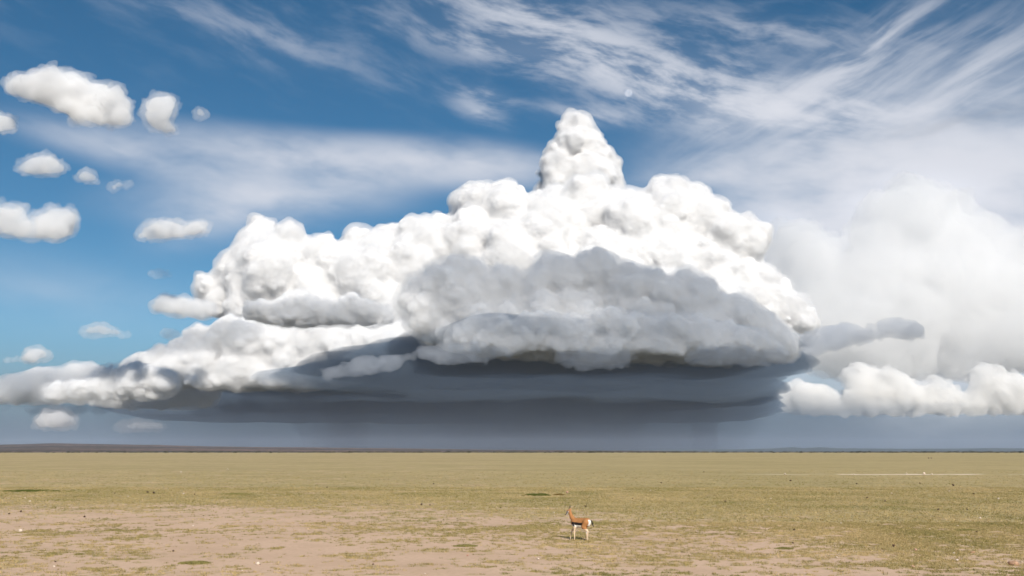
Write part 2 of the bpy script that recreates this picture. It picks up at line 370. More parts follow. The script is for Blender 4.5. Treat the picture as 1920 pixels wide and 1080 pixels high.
def cloud(name, label, P, Y, vox, rmax=60, n=60, levels=((18, .3, .62), (15, .28, .52), (12, .3, .5)), mat=FIRM, seed=1, lean=.35, thick=.45, base_y=None, cat='cloud', group=None, rough=.3, smk=.3, ragged=0.0, billow=1.3, base_z=None, back=None, shell=None):
    """vox and radii in photo px at distance Y"""
    rng = np.random.default_rng(seed); s = Y / F
    S = fill(P, rmax, n, rng)
    top = S[:, 1].min()
    dyp = -(S[:, 1] - top) * lean + rng.uniform(-1, 1, len(S)) * thick * rmax + (rmax - S[:, 2]) * .25
    C = np.array([at(a, b, Y + d * s) for (a, b, r), d in zip(S, dyp)]); Rr = S[:, 2] * s
    allc, allr = [C], [Rr]; c, r = C, Rr
    for k, lo, hi in levels:
        c, r = sprout(c, r, k, lo, hi, rng); big = r > .9 * vox * s; c, r = c[big], r[big]
        if not len(c): break
        allc.append(c); allr.append(r)
    if back:                                        # plain bulk behind, for the flat base seen from below
        E = np.repeat(S[S[:, 1] > back[0]], back[1], 0); e = rng.uniform(40, back[2], len(E))
        allc.append(np.array([at(a, b - 10, Y + d * s) for (a, b, r), d in zip(E, e)])); allr.append(E[:, 2] * s)
    C, Rr = np.concatenate(allc), np.concatenate(allr)
    G, lo = sphere_field(C, Rr, vox * s, smk=smk, base=base_z if base_y is None else at(960, base_y, Y)[2], seed=seed)
    me = mesh_from_field(name, erode(G, 0, ragged, billow, seed), lo, vox * s, rough, seed, one=ragged > 0)
    inner = None
    if shell:
        off, rg, pm, nm = shell; inner = mesh_from_field(nm, erode(G[::2, ::2, ::2] / 2, off / 2, rg / 2, 0, seed + 50, .6), lo, 2 * vox * s, rough, seed)
        ntris[0] += 2 * len(inner.polygons)
    ntris[0] += 2 * len(me.polygons)
    o = obj(name, me, mat)
    if inner is not None and len(inner.polygons): obj(nm, inner, pm, o)
    print('%-22s spheres %6d quads %7d  %.1fs' % (label[:22], len(C), len(me.polygons), time.time() - T0))
    return tag(o, label, cat, group)

cloud('cumulus_cloud', 'huge brilliant white heap of cauliflower cloud filling the middle of the sky',
      [(335, 585), (325, 560), (347, 537), (382, 517), (420, 494), (424, 447), (450, 427), (485, 416), (530, 427), (560, 440), (576, 470), (600, 468), (640, 477), (668, 447), (708, 417), (722, 408), (745, 422), (772, 393), (800, 412), (830, 414),
       (850, 382), (864, 344), (900, 336), (960, 345), (1005, 360), (1050, 353), (1110, 343), (1150, 354), (1185, 378), (1225, 361), (1262, 333), (1290, 328), (1320, 342), (1346, 382), (1383, 397), (1410, 432), (1426, 482), (1438, 530),
       (1476, 543), (1516, 577), (1540, 607), (1510, 660), (1300, 690), (1000, 695), (760, 690), (600, 640), (450, 612)],
      28000, 2.15, 84, 120, ((16, .28, .72), (15, .25, .6), (12, .26, .52)), seed=4, billow=1.3, shell=(-2.6, 2.6, FRINGE, 'fringe'))
cloud('cumulus_cloud', 'tall narrow white cloud tower rising behind the biggest cloud heap',
      [(1010, 300), (1032, 276), (1047, 252), (1045, 226), (1062, 212), (1085, 209), (1104, 224), (1118, 247), (1138, 264), (1148, 290), (1163, 307), (1170, 350), (1163, 400), (1090, 430), (1022, 400), (1008, 360), (1017, 330)],
      36000, 1.7, 34, 70, seed=9, lean=.1, mat=TOWER, billow=1.1, shell=(-2.6, 2.8, FRINGE, 'fringe'))
cloud('cumulus_cloud', 'grey bank of billows in shade in front of the white heap',
      [(742, 562), (757, 532), (792, 517), (817, 492), (850, 483), (900, 492), (950, 503), (985, 517), (1010, 492), (1017, 473), (1050, 466), (1085, 480), (1102, 470), (1130, 463), (1156, 473), (1165, 502), (1185, 488), (1205, 502), (1250, 508),
       (1290, 513), (1330, 528), (1350, 547), (1400, 562), (1440, 592), (1480, 612), (1510, 640), (1500, 690), (1300, 700), (1100, 690), (950, 680), (830, 660), (770, 610)],
      14600, 3.0, 46, 110, seed=14, mat=BANK, base_z=1330., back=(600, 4, 300), billow=1.6, shell=(-2.4, 2.6, FRINGE, 'fringe'))
cloud('cumulus_cloud', 'lower front row of lavender grey puffs along the foot of the grey bank',
      [(835, 650), (850, 606), (900, 590), (960, 596), (1010, 580), (1080, 590), (1150, 576), (1230, 596), (1300, 590), (1380, 608), (1450, 628), (1510, 650), (1490, 682), (1300, 692), (1000, 692), (860, 676)],
      13500, 2.6, 34, 80, seed=17, mat=BANK, base_z=1310., ragged=1.4, billow=1.5, shell=(-2, 2.4, FRINGE, 'fringe'))
cloud('cumulus_cloud', 'cream white cloud bank low left, its base running into dark rain cloud',
      [(170, 705), (205, 690), (247, 673), (277, 657), (310, 657), (332, 634), (365, 613), (400, 614), (420, 597), (470, 592), (560, 602), (640, 604), (720, 604), (790, 608), (805, 640), (765, 690), (650, 725), (540, 742), (400, 738), (250, 732), (180, 720)],
      22500, 2.2, 46, 80, seed=21, mat=BANK, base_z=1380., billow=1.6, shell=(-1.8, 1.8, FRINGE, 'fringe'))
cloud('cumulus_cloud', 'dark grey ragged cloud across the white heap, between its left shoulder and the grey bank',
      [(432, 577), (470, 562), (520, 564), (545, 543), (575, 548), (600, 562), (650, 557), (700, 562), (735, 577), (747, 600), (700, 614), (620, 612), (560, 618), (500, 608), (450, 597)],
      17500, 2.0, 24, 45, seed=23, mat=BANK, billow=1.5, ragged=1.8, shell=(-2, 2.2, FRINGE, 'fringe'))
cloud('cumulus_cloud', 'small mauve grey cloud jutting from the left foot of the white heap',
      [(275, 576), (300, 555), (340, 557), (400, 567), (428, 586), (380, 600), (330, 592), (290, 587)],
      18500, 2.0, 18, 24, seed=25, mat=SOFT, ragged=1.6, shell=(-2, 2.2, FRINGE, 'fringe'))
cloud('cumulus_cloud', 'low grey cloud with pale lumpy top at the left edge, over the dark shelf',
      [(-60, 735), (0, 708), (40, 702), (75, 690), (110, 692), (150, 678), (190, 692), (215, 712), (205, 745), (100, 757), (-60, 757)], 24000, 2.2, 24, 50, seed=27, mat=SOFT, ragged=2.4, shell=(-2, 2.2, FRINGE, 'fringe'))
cloud('cumulus_cloud', 'grey cloud lump between the left edge cloud and the cream bank',
      [(150, 735), (200, 708), (240, 702), (290, 692), (330, 706), (380, 716), (420, 735), (400, 765), (250, 768), (170, 760)], 23300, 2.2, 24, 50, seed=37, mat=SOFT, ragged=2.4, shell=(-2, 2.2, FRINGE, 'fringe'))
cloud('cumulus_cloud', 'long thin dark shelf of cloud along the left, under the low grey clouds',
      [(-60, 752), (100, 748), (300, 755), (500, 742), (620, 748), (640, 768), (400, 782), (150, 778), (-60, 772)], 25500, 2.4, 14, 70, seed=39, mat=SHADED_DECK, ragged=2.0)
cloud('cumulus_cloud', 'big soft pale cloud mass on the right behind the white heap', [(1440, 690), (1455, 610), (1425, 520), (1428, 445), (1450, 414), (1490, 410), (1540, 432), (1590, 468), (1605, 400), (1640, 352), (1700, 336), (1770, 342), (1830, 380), (1880, 430), (1990, 440), (1990, 700), (1800, 720), (1560, 720)],
      62000, 3.8, 90, 60, ((14, .3, .7), (12, .28, .55), (9, .3, .5)), seed=73, mat=MASS, ragged=1.5, billow=1.6)
cloud('cumulus_cloud', 'ragged pale cloud at the left foot of the cream bank',
      [(60, 738), (110, 714), (150, 716), (200, 692), (258, 682), (300, 692), (345, 702), (335, 742), (200, 752), (80, 752)], 20500, 2.1, 26, 60, seed=33, mat=BANK, ragged=1.8, billow=1.4, shell=(-2.4, 2.6, FRINGE, 'fringe'))
for k, (P_, lab) in enumerate([([(560, 712), (590, 690), (650, 676), (700, 668), (770, 660), (800, 672), (740, 694), (660, 706)], 'torn dark scud under the right end of the cream bank'), ([(760, 668), (800, 646), (880, 640), (950, 648), (990, 662), (920, 682), (820, 684)], 'torn dark scud under the left end of the grey bank'),
                               ([(1010, 676), (1060, 656), (1140, 652), (1200, 662), (1230, 678), (1150, 694), (1060, 692)], 'torn dark scud under the middle of the grey bank'), ([(1250, 672), (1310, 650), (1400, 648), (1480, 656), (1540, 672), (1440, 690), (1320, 688)], 'torn dark scud under the right end of the grey bank')]):
    cloud('scud_cloud', lab, P_, 12400 + 150 * k, 2.2, 16, 40, seed=90 + k, mat=SHADED_SCUD, ragged=2.6, group='scud under the storm')
cloud('cumulus_cloud', 'dark grey cloud tail pointing right from the storm base',
      [(1480, 630), (1560, 607), (1620, 607), (1690, 594), (1735, 607), (1752, 625), (1715, 641), (1650, 637), (1600, 652), (1540, 667), (1470, 665)],
      17000, 2.2, 24, 40, seed=29, mat=SHADED_SCUD, ragged=2.0)
cloud('cumulus_cloud', 'far cream coloured cloud heap low on the right above the horizon',
      [(1418, 757), (1450, 742), (1478, 712), (1510, 716), (1550, 726), (1580, 736), (1585, 686), (1615, 680), (1645, 684), (1695, 704), (1722, 722), (1755, 707), (1785, 722), (1810, 740), (1820, 692), (1860, 684), (1920, 702), (1990, 700), (1990, 778), (1900, 778), (1700, 782), (1550, 782), (1430, 772)],
      46000, 2.2, 30, 130, seed=31, mat=FARHEAP, base_y=780, ragged=2.2, shell=(4, 1.8, CORE_FAR, 'core'))
SM = ((16, .3, .5), (12, .32, .52), (8, .35, .55))
small = [
 ('largest of the small soft clouds, upper left, grey on its underside', [(-20, 165), (0, 150), (20, 132), (95, 122), (145, 122), (170, 142), (215, 147), (240, 167), (255, 190), (260, 235), (240, 250), (190, 245), (140, 240), (100, 215), (60, 200), (20, 190)], 15000, PUFF),
 ('ragged puff just right of the largest small cloud', [(262, 190), (290, 172), (330, 170), (345, 185), (338, 205), (328, 222), (342, 238), (345, 250), (320, 263), (285, 250), (262, 225)], 15200, THIN),
 ('faint wisp of cloud at the right end of the upper left group', [(358, 205), (375, 195), (392, 205), (395, 222), (375, 230), (360, 222)], 15400, THIN),
 ('small cloud cut by the left edge below the largest small cloud', [(-30, 215), (5, 207), (25, 212), (42, 235), (30, 253), (0, 255), (-30, 250)], 15600, PUFF),
 ('leftmost puff of the row of three below the upper left cloud', [(0, 318), (30, 305), (55, 287), (100, 282), (120, 300), (136, 325), (110, 335), (60, 335), (20, 328)], 13600, PUFF),
 ('middle puff of the row of three below the upper left cloud', [(137, 328), (160, 312), (183, 320), (190, 345), (160, 350), (140, 340)], 13700, PUFF),
 ('rightmost flat puff of the row of three below the upper left cloud', [(190, 350), (220, 334), (250, 338), (252, 350), (215, 363), (194, 361)], 13800, THIN),
 ('flat based white cloud with a notch in its top at the left edge', [(-30, 385), (20, 372), (50, 374), (57, 402), (82, 382), (120, 380), (150, 387), (176, 392), (176, 412), (150, 425), (145, 450), (110, 461), (50, 458), (0, 450), (-30, 440)], 12000, PUFF),
 ('flat based white cloud left of the white heap, under the pale veil', [(247, 447), (260, 421), (290, 407), (320, 404), (345, 412), (370, 404), (403, 411), (398, 440), (350, 452), (290, 457), (252, 457)], 18000, PUFF),
 ('tiny faint cloud in open blue left of the white heap', [(268, 515), (282, 505), (318, 504), (325, 518), (290, 528)], 18000, THIN),
 ('small grey bottomed cloud in open blue over the left shelf', [(140, 625), (162, 607), (185, 600), (215, 611), (250, 621), (262, 632), (225, 637), (150, 634)], 15000, PUFF),
 ('small white cloud low at the left edge just above the shelf', [(-10, 672), (35, 664), (52, 650), (75, 647), (98, 660), (103, 680), (60, 685), (-5, 683)], 21000, PUFF),
 ('tiny mauve cloud beside the foot of the cream bank', [(295, 624), (315, 614), (340, 623), (336, 637), (305, 636)], 20000, PUFF),
 ('pinkish far cloud below the left shelf', [(52, 802), (67, 777), (90, 757), (115, 760), (140, 772), (168, 796), (130, 809), (80, 809)], 56000, FAINT),
 ('low pinkish far cloud nearest the horizon, left', [(190, 806), (220, 788), (260, 782), (300, 788), (330, 801), (300, 813), (230, 813)], 56000, FAINT),
 ('thin pinkish far cloud under the end of the left shelf', [(220, 772), (250, 763), (295, 763), (290, 775), (240, 779)], 56000, FAINT),
]
for i, (lab, P, Yd, mt) in enumerate(small):
    w = max(p[1] for p in P) - min(p[1] for p in P)
    cloud('cumulus_cloud', lab, P, Yd, 1.5 if w < 60 else 1.9, .42 * w, 26, SM, mt, seed=40 + i, lean=.2, thick=.6, rough=.4, ragged=3.0 if w > 40 else 2.0, billow=0.5, shell=(3.4, 1.6, CORE_FAR if Yd > 30000 else CORE, 'core') if w > 24 else None, group='small clouds on the left of the sky')

# the rain cloud's flat base, seen from below, and unseen cloud sheets added above the frame to shade the low clouds
def slab(name, label, P, z0, z1, vox, mat, lump, seed, stretch=(1, 1, 1), soft=900, wob=None):
    P = np.array(P, float); lo = np.array((*(P.min(0) - 3 * soft / 2), z0 - 900)); hi = np.array((*(P.max(0) + 3 * soft / 2), z1 + 900))
    v = np.array((vox, vox, vox)); n = np.ceil((hi - lo) / v).astype(int) + 1
    gx, gy, gz = (lo[i] + np.arange(n[i]) * vox for i in range(3))
    q = np.stack(np.meshgrid(gx, gy, indexing='ij'), -1).reshape(-1, 2)
    d2 = edge_dist(P, q); d2 = np.where(in_poly(P, q), -d2, d2)
    W = np.stack([q[:, 0] / 3500, q[:, 1] / 3500, np.full(len(q), seed * 1.0)], 1)
    d2 = d2 + (soft if wob is None else wob) * (vnoise(W) + .6 * vnoise(W * 2.3) + .4 * vnoise(W * 5.1))
    d2 = d2.reshape(n[0], n[1], 1)
    half = (z1 - z0) / 2; zc = (z0 + z1) / 2
    taper = np.clip(-d2 / (2.2 * soft), .05, 1) ** .6
    dz_ = np.abs(gz[None, None] - zc) - half * taper
    G = np.maximum(d2 * .6, dz_)
    pts = np.stack(np.meshgrid(gx, gy, gz, indexing='ij'), -1).reshape(-1, 3) / np.array(stretch)
    near = (np.abs(G) < 4 * lump).ravel(); N = np.zeros(len(pts)); w = pts[near]
    N[near] = vnoise(w / 2600 + seed) + .6 * vnoise(w / 1100 + seed) + .45 * vnoise(w / 480 + seed) + .25 * vnoise(w / 230)
    G = ((G + lump * N.reshape(G.shape)) / vox).astype(np.float32)
    me = mesh_from_field(name, np.clip(G, -4, 4), lo, vox, .3, seed)
    ntris[0] += 2 * len(me.polygons); print(label[:24], len(me.polygons), time.time() - T0)
    return tag(obj(name, me, mat), label, 'cloud')
ZB = 1400.0
foot = [(150, 772), (300, 745), (440, 724), (560, 696), (680, 662), (800, 640), (1000, 634), (1200, 636), (1400, 642), (1510, 652), (1590, 668), (1540, 712), (1500, 745), (1490, 770), (1480, 786), (1300, 793), (700, 793), (240, 788)]
slab('rain_cloud', 'flat dark blue grey rain cloud base spread beneath the white heap', [on_plane(a, b_, ZB)[:2] for a, b_ in foot], ZB - 90, ZB + 520, 190, SHADED_DECK, 60, 3, (2.2, 1, 1), soft=1000, wob=260)
def shade_sheet(label, pts, zs, grow, seed, thick=300):
    """an added, unseen cloud sheet at height zs that keeps sun off the given low clouds (above the frame)"""
    Q = []
    for p in pts:
        q = at(*p); Q.append((q + TO_SUN * ((zs - q[2]) / TO_SUN[2]))[:2])
    Q = np.array(Q); d = Q - Q.mean(0)
    return slab('shade_cloud', label, Q + d / np.linalg.norm(d, axis=1)[:, None] * grow, zs - thick, zs + thick, 170, SHEET, 300, seed, soft=240)
shade_sheet('high grey cloud sheet overhead beyond the top of the picture', [(390, 650, 17500), (560, 690, 17500), (700, 720, 17000), (850, 720, 12600), (1120, 730, 12600), (1450, 730, 12800), (1560, 690, 14600), (1780, 650, 17000), (1750, 590, 17000), (1450, 560, 14800), (1170, 470, 14800), (1000, 470, 14800), (820, 490, 14800), (760, 505, 16500), (400, 525, 17500)], 7600, 250, 8)
shade_sheet('second high grey cloud sheet overhead beyond the top of the picture, farther left', [(-60, 765, 24000), (250, 770, 24000), (540, 775, 24000), (540, 735, 24000), (250, 715, 24000), (-60, 705, 24000)], 9800, 350, 12)

# ------------------------------------------------------------------ falling rain
rm, nt, out = material('falling_rain')
v = nt.nodes.new('ShaderNodeVolumePrincipled'); v.inputs['Color'].default_value = (.20, .27, .36, 1); v.inputs['Density'].default_value = 1 / 13000.0; v.inputs['Absorption Color'].default_value = (.04, .05, .07, 1)  # dark absorbing colour stands in for rain lying in the storm's shadow
nt.links.new(v.outputs[0], out.inputs['Volume'])
def rain(name, label, P, z0, z1, seed):
    P = np.array(P, float); k = 96; per = []
    seg = np.linalg.norm(np.roll(P, -1, 0) - P, axis=1); cum = np.concatenate([[0], np.cumsum(seg)]); PP = np.vstack([P, P[:1]])
    for t in np.linspace(0, cum[-1], k, endpoint=False): per.append([np.interp(t, cum, PP[:, i]) for i in (0, 1)])
    per = np.array(per); ctr = per.mean(0); rows = 8; vv = []
    for j in range(rows):
        f = j / (rows - 1); nz = vnoise(np.stack([per[:, 0] / 1500, per[:, 1] / 1500, np.full(k, f * 1.5 + seed)], 1))
        vv.append(np.column_stack([ctr + (per - ctr) * (.86 + .14 * f + .07 * nz[:, None]), np.full(k, z0 + (z1 - z0) * f)]))
    vv = np.vstack(vv); i = np.arange(k)
    fc = [[j * k + a, j * k + (a + 1) % k, (j + 1) * k + (a + 1) % k, (j + 1) * k + a] for j in range(rows - 1) for a in i]
    me = bpy.data.meshes.new(name); me.from_pydata(vv.tolist(), [], fc + [list(range(k))[::-1], list(range((rows - 1) * k, rows * k))])
    return tag(obj(name, me, rm), label, kind='stuff')
shafts = [((60, 1800), 'broad thin grey veil of rain under the dark cloud base'), ((500, 1400), 'grey curtain of rain inside the broad veil under the dark cloud'), ((800, 1230), 'heavy shaft of rain under the middle of the dark cloud'),
          ((610, 700), 'thin streak of rain left of the heavy shaft'), ((930, 1010), 'dark streak of rain inside the heavy shaft'), ((1290, 1350), 'thin streak of rain right of the heavy shaft')]
for i, ((xa, xb), lab) in enumerate(shafts):
    w = xb - xa; e = 0 if w > 200 else 9
    rain('rain', lab, [on_plane(xa + w * f, yy, ZB)[:2] for f, yy in ((0, 766), (.12, 748 + e), (.4, 738 + 2 * e), (.7, 738 + 2 * e), (.9, 750 + e), (1, 766), (.92, 780), (.6, 786), (.3, 785), (.08, 778))], 2.0, ZB + 200, 1.7 * i)

# ------------------------------------------------------------------ haze over the plain
hzm, nt, out = material('haze')
v = nt.nodes.new('ShaderNodeVolumePrincipled'); v.inputs['Color'].default_value = (.72, .82, 1, 1); v.inputs['Density'].default_value = 3.6e-5
nt.links.new(v.outputs[0], out.inputs['Volume'])
x0, x1, y0, y1, z0, z1 = -12000, 12000, -600, 12400, -4, 140
me = bpy.data.meshes.new('haze'); me.from_pydata([(x, y, z) for z in (z0, z1) for y in (y0, y1) for x in (x0, x1)], [], [(0, 2, 3, 1), (4, 5, 7, 6), (0, 1, 5, 4), (2, 6, 7, 3), (0, 4, 6, 2), (1, 3, 7, 5)])
tag(obj('haze', me, hzm), 'thin blue haze over the plain', kind='stuff')

# ------------------------------------------------------------------ moon
mm, nt, out = material('moon_rock')
d = nt.nodes.new('ShaderNodeBsdfDiffuse'); g = nt.nodes.new('ShaderNodeTexCoord'); n = nt.nodes.new('ShaderNodeTexNoise'); n.inputs['Scale'].default_value = 2.2
nt.links.new(g.outputs['Generated'], n.inputs['Vector']); nt.links.new(mix(nt, V(nt, n.outputs[0]).ss(.4, .65), (.07, .068, .066), (.15, .14, .13)), d.inputs[0])
t = nt.nodes.new('ShaderNodeBsdfTransparent'); a = nt.nodes.new('ShaderNodeAddShader')
nt.links.new(d.outputs[0], a.inputs[0]); nt.links.new(t.outputs[0], a.inputs[1]); nt.links.new(a.outputs[0], out.inputs[0])
import bmesh
bm = bmesh.new(); bmesh.ops.create_icosphere(bm, subdivisions=4, radius=1); me = bpy.data.meshes.new('moon'); bm.to_mesh(me); bm.free()
for p in me.polygons: p.use_smooth = True
mo = tag(obj('moon', me, mm), 'faint daytime moon high in the blue right of the cloud tower', 'moon')
mp = at(1178.5, 174.5, 380000); mo.location = mp; mo.scale = [7.6 * 380000 / F] * 3

# ------------------------------------------------------------------ scrub along the far edge of the plain
rng = np.random.default_rng(77)
def leaf_cloud(n, w, h, size, rng):
    """small leaf faces through a bush crown standing on z = 0"""
    t = rng.random(n) ** .7; a = rng.uniform(0, 2 * math.pi, n); z = h * (.12 + .88 * rng.random(n)); r = w / 2 * np.sqrt(t) * np.sqrt(np.clip(1 - ((z / h - .35) / .7) ** 2, .05, 1))
    c = np.stack([r * np.cos(a), r * np.sin(a), z], 1)
    u = rng.normal(size=(n, 3)); u /= np.linalg.norm(u, axis=1)[:, None]; v = np.cross(u, rng.normal(size=(n, 3))); v /= np.linalg.norm(v, axis=1)[:, None]
    k = size * rng.uniform(.6, 1.3, (n, 1))
    return np.stack([c - u * k, c + v * k * .7, c + u * k, c - v * k * .7], 1)
def quads(name, Q, mat=None):
    Q = np.asarray(Q); return poly_mesh(name, Q.reshape(-1, 3), np.arange(len(Q) * 4).reshape(-1, 4))
scrub_m = principled('dark_scrub_leaves', (.035, .036, .016), 1, .35, .4)
dry_m = principled('dry_scrub_leaves', (.12, .10, .05), 1, .35, .4)
def dens_at(px):
    return np.interp(px, [-200, 0, 200, 420, 480, 620, 760, 1080, 1300, 1420, 1560, 1640, 1800, 2100], [.35, .35, .45, .6, .5, .8, 1, 1, .8, .3, .6, 1, 1, 1])
dark, dry = [], []
for i in range(1500):
    px = rng.uniform(-250, 2170)
    if rng.random() > dens_at(px): continue
    Yb = rng.uniform(1480, 2000); h = rng.uniform(1.3, 3.1); w = h * rng.uniform(1.6, 4.5)
    q = leaf_cloud(34, w, h, .42, rng); q += np.array(((px - 960) / F * Yb, Yb, 0)); (dry if rng.random() < .25 else dark).append(q)
tag(obj('scrub', quads('scrub', np.concatenate(dark)), scrub_m), 'thin dark line of scrub along the far edge of the plain', kind='stuff')
tag(obj('scrub', quads('scrub', np.concatenate(dry)), dry_m), 'dry straw coloured scrub mixed into the far dark line', kind='stuff')
bark_m = principled('bark', (.07, .05, .035), 1, .3, 3)
def bush(px, Yb, w, h, label, group, seed):
    r = np.random.default_rng(seed); e = bpy.data.objects.new('bush', None); COL.objects.link(e); e.location = ((px - 960) / F * Yb, Yb, 0)
    tag(e, label, 'bush', group)
    obj('crown', quads('crown', leaf_cloud(130, w, h, .34, r)), scrub_m, e)
    V_, Fc = [], []
    for j in range(5):
        a = r.uniform(0, 6.28); tip = np.array((math.cos(a) * w * .3, math.sin(a) * w * .3, h * .7)); b0 = len(V_)
        for p, rad in ((np.zeros(3), .07), (tip, .02)):
            for k in range(4): V_.append(p + rad * np.array((math.cos(k * 1.571), math.sin(k * 1.571), 0)))
        Fc += [(b0 + k, b0 + (k + 1) % 4, b0 + 4 + (k + 1) % 4, b0 + 4 + k) for k in range(4)]
    obj('stem', poly_mesh('stem', V_, Fc), bark_m, e)
for i, (px, w, h) in enumerate([(139, 5, 2.6), (243, 5.5, 2.8), (318, 4.5, 2.4), (366, 7, 3.2), (385, 6, 2.3), (448, 5, 2.2), (513, 4, 2.4)]):
    bush(px, 1440 + 9 * (i % 5), w, h, 'low dark bush on the far plain edge, %s from the left of all' % ORD[i], 'bushes on the left plain edge', 200 + i)
for i, (px, w, h) in enumerate([(660, 6, 2.8), (790, 8, 3), (842, 9, 3.4), (880, 6, 2.6), (985, 7, 3.2), (1050, 8, 3.3), (1104, 7, 2.7)]):
    bush(px, 1430 + 9 * (i % 5), w, h, 'dense dark bush under the rain on the plain edge, %s from the left there' % ORD[i], 'bushes in the middle of the plain edge', 230 + i)
for i, (px, w, h) in enumerate([(1495, 5, 2.4), (1600, 7, 2.6), (1660, 9, 3), (1724, 6, 2.8), (1808, 8, 3.3), (1845, 9, 3), (1900, 8, 2.8)]):
    bush(px, 1430 + 9 * (i % 5), w, h, 'dark bush before the blue hills on the plain edge, %s from the left there' % ORD[i], 'bushes on the right plain edge', 260 + i)

# ------------------------------------------------------------------ short grass where the cover pattern puts it
def eval_cover(P):
    """the cover pattern at ground points, evaluated with the same noise nodes as the soil"""
    me = bpy.data.meshes.new('probe'); me.vertices.add(len(P)); me.vertices.foreach_set('co', np.asarray(P, np.float32).ravel()); me.update()
    o = bpy.data.objects.new('probe', me); COL.objects.link(o)
    ng = bpy.data.node_groups.new('probe', 'GeometryNodeTree')
    ng.interface.new_socket('Geometry', in_out='INPUT', socket_type='NodeSocketGeometry'); ng.interface.new_socket('Geometry', in_out='OUTPUT', socket_type='NodeSocketGeometry')
    gi, go = ng.nodes.new('NodeGroupInput'), ng.nodes.new('NodeGroupOutput')
    pos = ng.nodes.new('GeometryNodeInputPosition'); sep = ng.nodes.new('ShaderNodeSeparateXYZ'); ng.links.new(pos.outputs[0], sep.inputs[0])
    c = cover(ng, V(ng, sep.outputs[0]), V(ng, sep.outputs[1]))
    st = ng.nodes.new('GeometryNodeStoreNamedAttribute'); st.data_type = 'FLOAT'; st.domain = 'POINT'; st.inputs['Name'].default_value = 'cov'
    ng.links.new(gi.outputs[0], st.inputs['Geometry']); ng.links.new(c.k, st.inputs['Value']); ng.links.new(st.outputs[0], go.inputs[0])
    md = o.modifiers.new('probe', 'NODES'); md.node_group = ng
    ev = o.evaluated_get(bpy.context.evaluated_depsgraph_get()); a = np.zeros(len(P), np.float32); ev.data.attributes['cov'].data.foreach_get('value', a)
    bpy.data.objects.remove(o); bpy.data.meshes.remove(me); bpy.data.node_groups.remove(ng)
    return a
def blades(P, nb, hgt, wid, spread, rng):
    """nb leaning triangular blades round each point"""
    n = len(P); c = np.repeat(P, nb, 0); m = n * nb; a = rng.uniform(0, 2 * math.pi, m); r = spread * np.sqrt(rng.random(m))
    c = c + np.stack([r * np.cos(a), r * np.sin(a), np.zeros(m)], 1)
    h = hgt * rng.uniform(.45, 1.2, m); a2 = rng.uniform(0, 2 * math.pi, m); w = wid * rng.uniform(.6, 1.3, m)
    side = np.stack([np.cos(a2), np.sin(a2), np.zeros(m)], 1) * w[:, None]; le = rng.uniform(.3, 1.1, m) * h; a3 = rng.uniform(0, 2 * math.pi, m)
    tip = c + np.stack([np.cos(a3) * le, np.sin(a3) * le, h], 1)
    return np.stack([c - side, c + side, tip], 1)
def grass_mesh(name, T, colours, mat):
    me = poly_mesh(name, T.reshape(-1, 3), np.arange(len(T) * 3).reshape(-1, 3))
    at_ = me.color_attributes.new('tint', 'FLOAT_COLOR', 'POINT'); c = np.repeat(colours, 3, 0); at_.data.foreach_set('color', np.column_stack([c, np.ones(len(c))]).astype(np.float32).ravel())
    return obj(name, me, mat)
grm, nt, out = material('grass_blades')
vc = nt.nodes.new('ShaderNodeVertexColor'); vc.layer_name = 'tint'
d = nt.nodes.new('ShaderNodeBsdfDiffuse'); t = nt.nodes.new('ShaderNodeBsdfTranslucent'); x = nt.nodes.new('ShaderNodeMixShader'); x.inputs[0].default_value = .35
nt.links.new(vc.outputs[0], d.inputs[0]); nt.links.new(vc.outputs[0], t.inputs[0]); nt.links.new(d.outputs[0], x.inputs[1]); nt.links.new(t.outputs[0], x.inputs[2]); nt.links.new(x.outputs[0], out.inputs[0])
def field_points(n, ya, yb):
    y = np.sqrt(rng.uniform(ya * ya, yb * yb, n)); return np.column_stack([y * rng.uniform(-.60, .60, n), y, np.zeros(n)])
def tints(P, k, rng):
    n = len(P); g = np.array((.24, .22, .075)); o_ = np.array((.43, .335, .145)); st_ = np.array((.62, .46, .25))
    q = .5 + .5 * vnoise(np.column_stack([P[:, 0] / 2.2, P[:, 1] / 2.2, np.full(n, 4.4)])); u = np.clip(q * .9 + rng.normal(0, .2, n), 0, 1)
    c = np.where(u[:, None] < .45, g + (o_ - g) * (u / .45)[:, None], o_ + (st_ - o_) * ((u - .45) / .55)[:, None])
    return np.repeat(c * rng.uniform(.8, 1.2, (n, 1)), k, 0)
TT, CC = [], []
for n, ya, yb, nb, h, w, sp_ in ((150000, 17.5, 38, 6, .045, .008, .06), (130000, 38, 75, 3, .05, .018, .09), (70000, 75, 150, 3, .05, .03, .16)):
    P = field_points(n, ya, yb); c = eval_cover(P); P = P[rng.random(n) < c * .9 * np.interp(P[:, 1], [20, 60, 100, 150], [1, .8, .45, 0])]; P = P[~((P[:, 0] > 22) & (P[:, 0] < 60) & (np.abs(P[:, 1] - 116) < 4.5))]
    TT.append(blades(P, nb, h, w, sp_, rng)); CC.append(tints(P, nb, rng))
tag(grass_mesh('short_grass', np.concatenate(TT), np.concatenate(CC), grm), 'short grazed grass in olive and straw patches over the sand', kind='stuff')
print('grass', sum(len(t) for t in TT), time.time() - T0)
